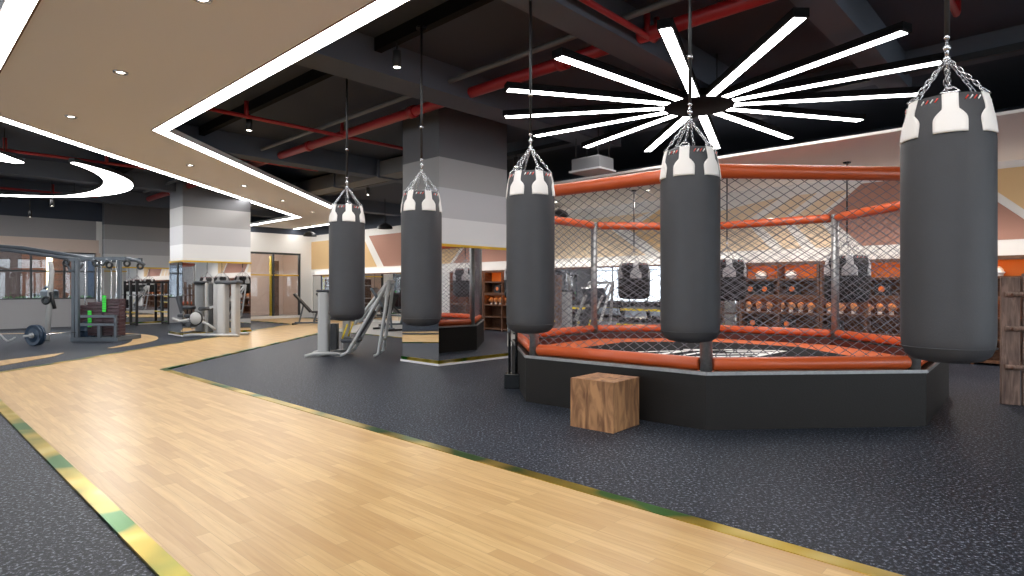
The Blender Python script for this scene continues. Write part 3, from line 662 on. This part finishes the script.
# ------------------------------------------------------------------ small stand at the cage corner, rustic fences
q = gp(514.5, 389); 
t = thing('pole_stand', 'low black block stand with two slim poles at the left corner of the cage', 'stand', (q.x-.02, q.y+.1, 0), -.15)
MB().bb((-.1, -.1, 0), (.1, .1, .19)).build('base_block', M['blackgloss'], t, bevel=.006)
for s_ in (-.045, .045): MB().tube((s_, 0, .19), (s_, 0, 1.25), .018, 12).build('pole', M['blackgloss'], t)
MB().bb((-.09, -.04, 1.25), (.09, .04, 1.28)).build('top_plate', M['blackgloss'], t)
def fence(label, loc, rz, xs, hs, w_, rails):
    t = thing('rustic_fence', label, 'wooden fence', loc, rz, 'rustic timber fences')
    for x, h_ in zip(xs, hs): MB().box((x, 0, h_/2), (w_, .07, h_)).build('post', M['rustic'], t, bevel=.008)
    for z in rails: MB().tube((xs[0]-.05, -.06, z), (xs[-1]+.1, -.06, z), .03, 10).build('rail', M['rustic'], t)
    bl = MB()
    for x in xs:
        for z in rails: bl.ball((x, -.10, z-.0), .018, 8)
    bl.build('bolt', M['bronze'], t)
    return t
fence('dark weathered plank fence at the right picture edge', (5.56, 6.70, 0), -.5, (0, .19, .38, .57, .76), (1.42, 1.46, 1.40, 1.44, 1.42), .17, (.42, 1.23, .85))
fence('weathered timber post fence behind the left back corner of the cage', (.20, 12.15, 0), TH, (0, .45, .95), (1.5, 1.45, 1.55), .12, (.55, 1.0, 1.3))

# ------------------------------------------------------------------ gym machines
def leg_machine(label, loc, rz, grp='pale leg machines'):
    t = thing('leg_machine', label, 'gym machine', loc, rz, grp)
    B = lambda nm_, mb, m, **k_: mb.build(nm_, M[m], t, **k_)
    sh = MB().bb((-.60, -.13, .05), (-.40, .13, 1.24)); B('weight_shroud', sh, 'mwhite', bevel=.05, seg=3)
    B('shroud_cap', MB().bb((-.62, -.14, 1.22), (-.37, .14, 1.27)), 'pad', bevel=.02)
    B('rear_column', MB().bb((-.22, .28, .05), (-.08, .42, .95)), 'mwhite', bevel=.03)
    B('base_foot', MB().path([(-.78, -.30, .02), (-.66, -.22, .05), (-.4, -.15, .06), (-.12, -.18, .05)], .035, 8).path([(-.78, .34, .02), (-.66, .26, .05), (-.4, .2, .06), (-.12, .3, .05)], .035, 8).bar((-.5, -.2, .05), (-.5, .3, .05), .08, .05), 'mwhite')
    B('weight_stack', MB().bb((-.36, -.1, .12), (-.24, .1, .62)), 'black', bevel=.01)
    for y in (-.32, .32):
        B('guide_rail', MB().path([(-.12, y, .03), (.02, y, .10), (.73, y, 1.36), (.77, y, 1.42)], .032, 10), 'mwhite')
        B('leg', MB().path([(.77, y, 1.42), (.71, y, .9), (.58, y, .06), (.50, y, .02)], .032, 10), 'mwhite')
        B('upper_rail', MB().path([(.12, y*.7, .62), (.73, y*.7, 1.40)], .03, 8), 'mwhite')
    for x, z, r in ((.77, 1.42, .034), (.61, .30, .025), (0, .09, .03)): B('cross_bar', MB().tube((x, -.33, z), (x, .33, z), r), 'mwhite')
    R = Matrix.Rotation(-math.radians(58), 3, 'Y')
    B('backrest', MB().box((.28, 0, .60), (.62, .34, .08), R=R), 'pad', bevel=.03)
    B('seat', MB().box((.02, 0, .30), (.36, .36, .08)), 'pad', bevel=.03)
    B('foot_plate', MB().box((.55, 0, 1.12), (.05, .6, .42), R=Matrix.Rotation(math.radians(-32), 3, 'Y')), 'mgrey', bevel=.01)
    B('grip', MB().tube((-.1, -.25, .35), (.0, -.28, .62), .016).tube((-.1, .25, .35), (.0, .28, .62), .016), 'yellow')
    return t
q = gp(348, 357); lm = leg_machine('pale grey inclined leg press machine standing behind the smallest bag', (q.x-.02, q.y+.25, 0), .06)
for (px, Y, r, l) in ((580, 12.9, .8, 'pale inclined leg machine seen through the mesh beside the back cage post'),):
    dup(lm, ((px-512)/F*Y, Y, 0), r, l)
def column_machine(label, loc, rz):
    t = thing('selector_machine', label, 'gym machine', loc, rz)
    B = lambda nm_, mb, m, **k_: mb.build(nm_, M[m], t, **k_)
    B('weight_shroud', MB().bb((.12, -.14, .04), (.36, .12, 1.42)), 'mwhite', bevel=.06, seg=3)
    B('weight_shroud', MB().bb((.50, -.10, .04), (.66, .14, 1.42)), 'mwhite', bevel=.05, seg=3)
    B('top_head', MB().bb((.05, -.14, 1.40), (.72, .16, 1.50)), 'pad', bevel=.04)
    B('rear_column', MB().bb((-.62, .35, .04), (-.48, .5, 1.45)).bb((-.3, .35, .04), (-.16, .5, 1.45)), 'mwhite', bevel=.03)
    B('base_rail', MB().path([(-.75, -.2, .03), (-.5, -.25, .06), (.7, -.2, .06), (.8, -.18, .03)], .04, 8).path([(-.85, .42, .03), (.7, .42, .05)], .04, 8), 'mwhite')
    B('cam_disc', MB().lathe([(0, -.04), (.15, -.04), (.165, -.02), (.165, .02), (.15, .04), (0, .04)], 24), 'mwhite').matrix_local = Matrix.Translation((-.34, -.3, .50)) @ Matrix.Rotation(PI/2, 4, 'X')
    B('cam_rim', MB().path([(.17*math.cos(a), .17*math.sin(a), 0) for a in [k_*PI/10 for k_ in range(20)]], .022, 8, closed=True), 'black').matrix_local = Matrix.Translation((-.34, -.3, .50)) @ Matrix.Rotation(PI/2, 4, 'X')
    B('arm', MB().path([(-1.0, -.3, .50), (-.8, -.3, .42), (-.34, -.28, .50), (0, -.25, .32), (.15, -.2, .2)], .035, 8), 'mwhite')
    B('seat', MB().box((-.85, .1, .55), (.4, .36, .09)), 'pad', bevel=.03)
    B('backrest', MB().box((-1.0, .1, .85), (.09, .34, .5), R=Matrix.Rotation(-.3, 3, 'Y')), 'pad', bevel=.03)
    B('roller_pad', MB().tube((-.55, -.35, .32), (-.55, 0, .32), .06, 14).tube((-.2, -.35, .75), (-.2, 0, .75), .05, 14), 'pad')
    B('frame_bar', MB().bar((-.95, .1, .05), (-.4, .1, .5), .07, .07).bar((-.55, .42, .7), (.5, .42, 1.1), .06, .06), 'mwhite')
    return t
q = gp(216, 337); column_machine('pale grey leg extension machine in front of the left striped column', (q.x-.1, q.y+.15, 0), -.12)
def grey_machine(label, loc, rz):
    t = thing('chest_machine', label, 'gym machine', loc, rz)
    B = lambda nm_, mb, m, **k_: mb.build(nm_, M[m], t, **k_)
    B('weight_shroud', MB().bb((.0, -.2, .05), (.42, .2, 1.25)), 'mgrey', bevel=.08, seg=3)
    B('frame_arch', MB().path([(-.25, 0, .03), (-.22, 0, .7), (-.1, 0, 1.2), (.1, 0, 1.36), (.35, 0, 1.25)], .05, 10), 'mgrey')
    B('seat', MB().box((-.5, 0, .48), (.4, .38, .1)), 'black', bevel=.03)
    B('backrest', MB().box((-.32, 0, .85), (.1, .36, .55)), 'black', bevel=.03)
    B('base_rail', MB().bar((-.8, 0, .04), (.5, 0, .04), .09, .08).bar((-.75, -.3, .04), (-.75, .3, .04), .08, .08), 'mgrey')
    B('seat_post', MB().bar((-.5, 0, .05), (-.5, 0, .44), .07, .07), 'mgrey')
    B('handle', MB().path([(-.3, -.3, 1.0), (-.55, -.32, 1.0), (-.6, -.32, .9)], .02, 8).path([(-.3, .3, 1.0), (-.55, .32, 1.0), (-.6, .32, .9)], .02, 8).tube((-.3, -.3, 1.0), (-.3, .3, 1.0), .025), 'mwhite')
    return t
q = gp(50, 326); grey_machine('slate grey seated machine under the street window', (q.x+.1, q.y-.35, 0), -.3)

# cable tower
D3 = 15.0; tx = lambda px: (px-512)/F*D3
ct = thing('cable_tower', 'slate multi-station cable tower with maroon weight stacks on the dark floor', 'gym machine', (tx(108), D3, 0), 0)
x_ = lambda px: tx(px)-tx(108)
B = lambda nm_, mb, m, p_=ct, **k_: mb.build(nm_, M[m], p_, **k_)
for px, y in ((84, -.35), (93.5, -.55), (86, .45), (117, .1)): B('upright', MB().bb((x_(px)-.04, y-.04, .03), (x_(px)+.04, y+.04, 2.02)), 'mgrey', bevel=.01)
B('base_frame', MB().bar((x_(84), -.35, .06), (x_(84), .5, .06), .1, .1).bar((x_(88), -.55, .06), (x_(132), -.5, .06), .1, .1).bar((x_(88), .45, .06), (x_(128), .45, .06), .1, .1).bar((x_(128), -.5, .06), (x_(128), .45, .06), .1, .1), 'mgrey')
B('side_rack', MB().bar((x_(98), -.58, .62), (x_(130), -.55, .62), .09, .06).bar((x_(98), -.58, .42), (x_(130), -.55, .42), .09, .06).bar((x_(115), -.56, .1), (x_(115), -.56, .45), .07, .07).bar((x_(130), -.55, .1), (x_(130), -.55, .62), .05, .05), 'mgrey')
for (a, c, y, z1, gx, g0, g1) in ((82, 95, -.1, .80, None, 0, 0), (98, 114, -.25, .92, 101, .35, .75), (112, 129, -.25, 1.02, 115.2, .72, 1.08)):
    mb = MB(); z = .14
    while z < z1: mb.bb((x_(a), y-.12, z), (x_(c), y+.12, z+.075)); z += .082
    s_ = B('weight_stack', mb, 'plate', bevel=.006)
    if gx:
        mb = MB(); z = g0
        while z < g1: mb.bb((x_(gx)-.045, y-.16, z), (x_(gx)+.045, y-.15, z+.05)); z += .058
        mb.build('number_strip', M['green'], s_)
B('guide_rod', MB().tube((x_(88), -.1, .1), (x_(88), -.1, 2.0), .014).tube((x_(104), -.25, .1), (x_(104), -.25, 2.0), .014).tube((x_(108), -.25, .1), (x_(108), -.25, 2.0), .014).tube((x_(118), -.25, .1), (x_(118), -.25, 2.0), .014).tube((x_(123), -.25, .1), (x_(123), -.25, 2.0), .014), 'chrome')
B('top_frame', MB().bar((x_(80), -.35, 2.0), (x_(134), -.3, 2.02), .09, .09).bar((x_(80), .45, 2.0), (x_(134), .3, 2.02), .09, .09).path([(x_(134), -.3, 2.02), (x_(142), -.2, 1.98), (x_(147), -.1, 1.86)], .045, 8).path([(x_(98), -.5, 1.9), (x_(92), -.45, 1.74), (x_(82), -.4, 1.72), (x_(78), -.4, 1.95)], .03, 8).path([(x_(120), -.5, 2.0), (x_(116), -.45, 1.86), (x_(108), -.4, 1.86), (x_(104), -.4, 2.0)], .025, 8), 'mgrey')
pl = MB()
for px, z, y in ((144, 1.84, -.15), (136, 1.9, -.35), (120, 1.86, -.4), (107, 1.9, -.4), (78, 1.9, -.4)): pl.path([(x_(px)+.07*math.cos(a), y, z+.07*math.sin(a)) for a in [k_*PI/6 for k_ in range(12)]], .025, 6, closed=True)
B('pulley', pl, 'black')
B('crossover_beam', MB().path([(x_(-90), .1, 2.40), (x_(-30), .1, 2.39), (x_(20), .1, 2.30), (x_(60), .05, 2.15), (x_(92), 0, 2.03)], .055, 10).path([(x_(-90), -.25, 2.30), (x_(-30), -.25, 2.30), (x_(20), -.25, 2.22), (x_(60), -.25, 2.08), (x_(92), -.25, 1.98)], .045, 10), 'mgrey')
B('cable_column', MB().path([(x_(59.5), -.3, 1.95), (x_(61), -.3, 1.7), (x_(68.5), -.7, .05)], [.05, .06, .06], 10), 'mwhite', ct)
B('column_pulley', MB().path([(x_(63)+.08*math.cos(a), -.55, 1.0+.08*math.sin(a)) for a in [k_*PI/6 for k_ in range(12)]], .03, 6, closed=True).box((x_(63), -.5, 1.0), (.2, .12, .1)).tube((x_(70), -.5, .8), (x_(66), -.5, 1.2), .04), 'black', ct)

# barbell and curl bar
q = gp(33, 346); rp = .235
bb_ = thing('barbell', 'barbell with dark blue round plates on the floor at far left', 'barbell', (q.x, q.y+.02, 0), 1.35)
for s_ in (0, 1.35):
    for k_, r_ in ((0, rp), (.07, rp), ): MB().lathe([(0, -.03), (r_*.5, -.03), (r_*.55, -.018), (r_*.85, -.018), (r_*.9, -.03), (r_, -.025), (r_, .025), (r_*.9, .03), (r_*.85, .018), (r_*.55, .018), (r_*.5, .03), (0, .03)], 36).build('plate', M['blue'], bb_).matrix_local = Matrix.Translation((s_+k_*(1 if s_ == 0 else -1), 0, rp)) @ Matrix.Rotation(PI/2, 4, 'Y')
MB().tube((-.2, 0, rp), (1.6, 0, rp), .014).build('bar', M['chrome'], bb_); MB().tube((-.22, 0, rp), (-.02, 0, rp), .026, 12).tube((-.07, 0, rp), (-.035, 0, rp), .06, 14).build('sleeve', M['mwhite'], bb_); MB().tube((1.37, 0, rp), (1.62, 0, rp), .026, 12).build('sleeve', M['mwhite'], bb_)
Y = 14.2
t = thing('curl_bar', 'white bent curl bar at the left picture edge beside the barbell', 'barbell', ((0-512)/F*Y, Y, 0), .0)
MB().path([(-.6, 0, .20), (-.1, 0, .20), (.02, 0, .19), (.10, 0, .10), (.18, 0, .04), (.28, 0, .08), (.36, 0, .13)], .02, 10).build('bar', M['mwhite'], t); MB().tube((-.3, 0, .20), (-.22, 0, .20), .1, 18).build('plate', M['yellow'], t)
MB().bb((-.45, -.06, 0), (-.3, .06, .18)).build('cradle', M['black'], t)

# incline benches
def bench(label, loc, rz):
    t = thing('incline_bench', label, 'weight bench', loc, rz, 'black adjustable benches')
    B = lambda nm_, mb, m, **k_: mb.build(nm_, M[m], t, **k_)
    B('seat', MB().box((.22, 0, .45), (.36, .28, .07)), 'black', bevel=.02)
    B('backrest', MB().box((-.28, 0, .76), (.86, .28, .07), R=Matrix.Rotation(math.radians(48), 3, 'Y')), 'black', bevel=.02)
    B('frame', MB().bar((-.55, 0, .07), (.5, 0, .07), .06, .06).bar((.1, 0, .07), (.2, 0, .42), .06, .06).bar((-.4, 0, .08), (-.25, 0, .72), .05, .05), 'mgrey')
    B('foot', MB().bar((-.55, -.28, .04), (-.55, .28, .04), .06, .06), 'black'); B('foot', MB().bar((.5, -.2, .04), (.5, .2, .04), .06, .06), 'black')
    return t
Y = 21; b0 = bench('black incline bench left of the pale leg press', ((311-512)/F*Y, Y, 0.014), .1)
for px, Y, r, l in ((386, 18.2, 2.2, 'black bench on the pale floor between the first two big bags'), (398, 20.3, .6, 'black bench further back on the pale floor beside the striped column'), (330, 23.5, 1.0, 'black bench near the wall mirror behind the smallest bag')):
    dup(b0, ((px-512)/F*Y, Y, 0.014), r, l)
# black rack by the banded wall
for i, (px, Y, l) in enumerate(((150, 21.3, 'black power rack in front of the banded grey back wall'),)):
    t = thing('power_rack', l, 'gym rack', ((px-512)/F*Y, Y, 0), TH+PI/2)
    for x in (-.5, .5):
        for y in (-.35, .35): MB().bb((x-.035, y-.035, 0), (x+.035, y+.035, 1.55)).build('upright', M['black'], t)
    for e in (((-.5, -.35, 1.5), (.5, -.35, 1.5)), ((-.5, .35, 1.5), (.5, .35, 1.5)), ((-.5, -.35, .05), (-.5, .35, .05)), ((.5, -.35, .05), (.5, .35, .05))): MB().bar(*e, .06, .06).build('cross_bar', M['black'], t)
    MB().tube((-.8, -.4, 1.05), (.8, -.4, 1.05), .015).build('rest_bar', M['chrome'], t); MB().bb((-.5, -.3, .42), (-.44, .3, .46)).bb((.44, -.3, .42), (.5, .3, .46)).build('safety_arm', M['yellow'], t)
# dumbbell racks behind the cage
def rack(label, u):
    t = thing('dumbbell_rack', label, 'dumbbell rack', UV(u, 12.45), TH, 'dumbbell racks under the wall mirror')
    for x in (-.95, .95): MB().bar((x, -.2, .03), (x, .2, .95), .06, .08).bar((x, -.3, .03), (x, .3, .03), .06, .06).build('side_frame', M['black'], t)
    for z, y in ((.45, -.02), (.82, .14)): MB().box((0, y, z), (1.9, .3, .03), R=Matrix.Rotation(.25, 3, 'X')).build('tray', M['mgrey'], t); 
    MB().bar((-.95, -.18, .42), (.95, -.18, .42), .03, .05).bar((-.95, -.02, .78), (.95, -.02, .78), .03, .05).build('yellow_lip', M['yellow'], t)
rk = [(-7.2, 'right one, behind the middle of the cage'), (-9.9, 'middle one, behind the short black bag at left'), (-12.4, 'left one, near the back cage post')]
db = None
for ri, (u, l) in enumerate(rk):
    rack('black two-tier dumbbell rack with yellow edges, '+l, u)
    for tier, (z, y) in enumerate(((.53, -.02), (.90, .14))):
        for j in range(7):
            p = UV(u-.78+.26*j, 12.45+y, z); lab = 'black dumbbell, %s along the %s tier of the dumbbell rack, %s' % (posn[j], ('lower', 'upper')[tier], l.split(',')[0])
            if db is None:
                db = thing('dumbbell', lab, 'dumbbell', p, TH, 'dumbbells on the racks')
                for s_ in (-.09, .09): MB().lathe([(0, -.04), (.055, -.04), (.06, -.03), (.06, .03), (.055, .04), (0, .04)], 8, smooth=False).build('weight_head', M['black'], db).matrix_local = Matrix.Translation((0, s_, 0)) @ Matrix.Rotation(PI/2, 4, 'X')
                MB().tube((0, -.09, 0), (0, .09, 0), .016).build('grip', M['chrome'], db)
            else: dup(db, p, TH, lab)
# partition room furniture
t = thing('display_cabinet', 'brown display cabinet behind the far glass partition', 'cabinet', UV(U0-2.2, 10.3), TH)
MB().bb((-.2, -1.6, 0), (.2, 1.0, 1.75)).build('body', M['shelfwood'], t); 
for z in (.5, .75, 1.4): MB().bb((.2, -1.55, z), (.24, .95, z+.05)).build('shelf_edge', M['strap'], t)
t = thing('yellow_post', 'tall ochre and brown post behind the far glass partition', 'post', UV(U0-1.2, 11.9), TH)
MB().bb((-.06, -.08, 0), (.06, .02, 2.7)).build('ochre_face', M['yellow'], t); MB().bb((-.06, .03, 0), (.06, .3, 2.5)).build('brown_face', M['shelfwood'], t)

# ------------------------------------------------------------------ world, camera, view
w = bpy.data.worlds.new('World'); bpy.context.scene.world = w; w.use_nodes = True
w.node_tree.nodes['Background'].inputs[0].default_value = (.72, .76, .82, 1); w.node_tree.nodes['Background'].inputs[1].default_value = 4.6
cam = bpy.data.cameras.new('camera'); cam.sensor_width = 36; cam.lens = F/1024*36; cam.clip_start = .05
co = bpy.data.objects.new('camera', cam); C.objects.link(co); co.location = (0, 0, EYE); co.rotation_euler = (PI/2, 0, 0)
sc = bpy.context.scene; sc.camera = co
sc.view_settings.view_transform = 'Standard'; sc.view_settings.look = 'None'; sc.view_settings.gamma = 1; sc.view_settings.use_curve_mapping = False
sc.view_settings.exposure = .65
sc.cycles.use_denoising = True; sc.cycles.max_bounces = 10; sc.cycles.diffuse_bounces = 6; sc.cycles.glossy_bounces = 4; sc.cycles.transparent_max_bounces = 12
sc.cycles.sample_clamp_indirect = 6; sc.cycles.caustics_reflective = False; sc.cycles.caustics_refractive = False
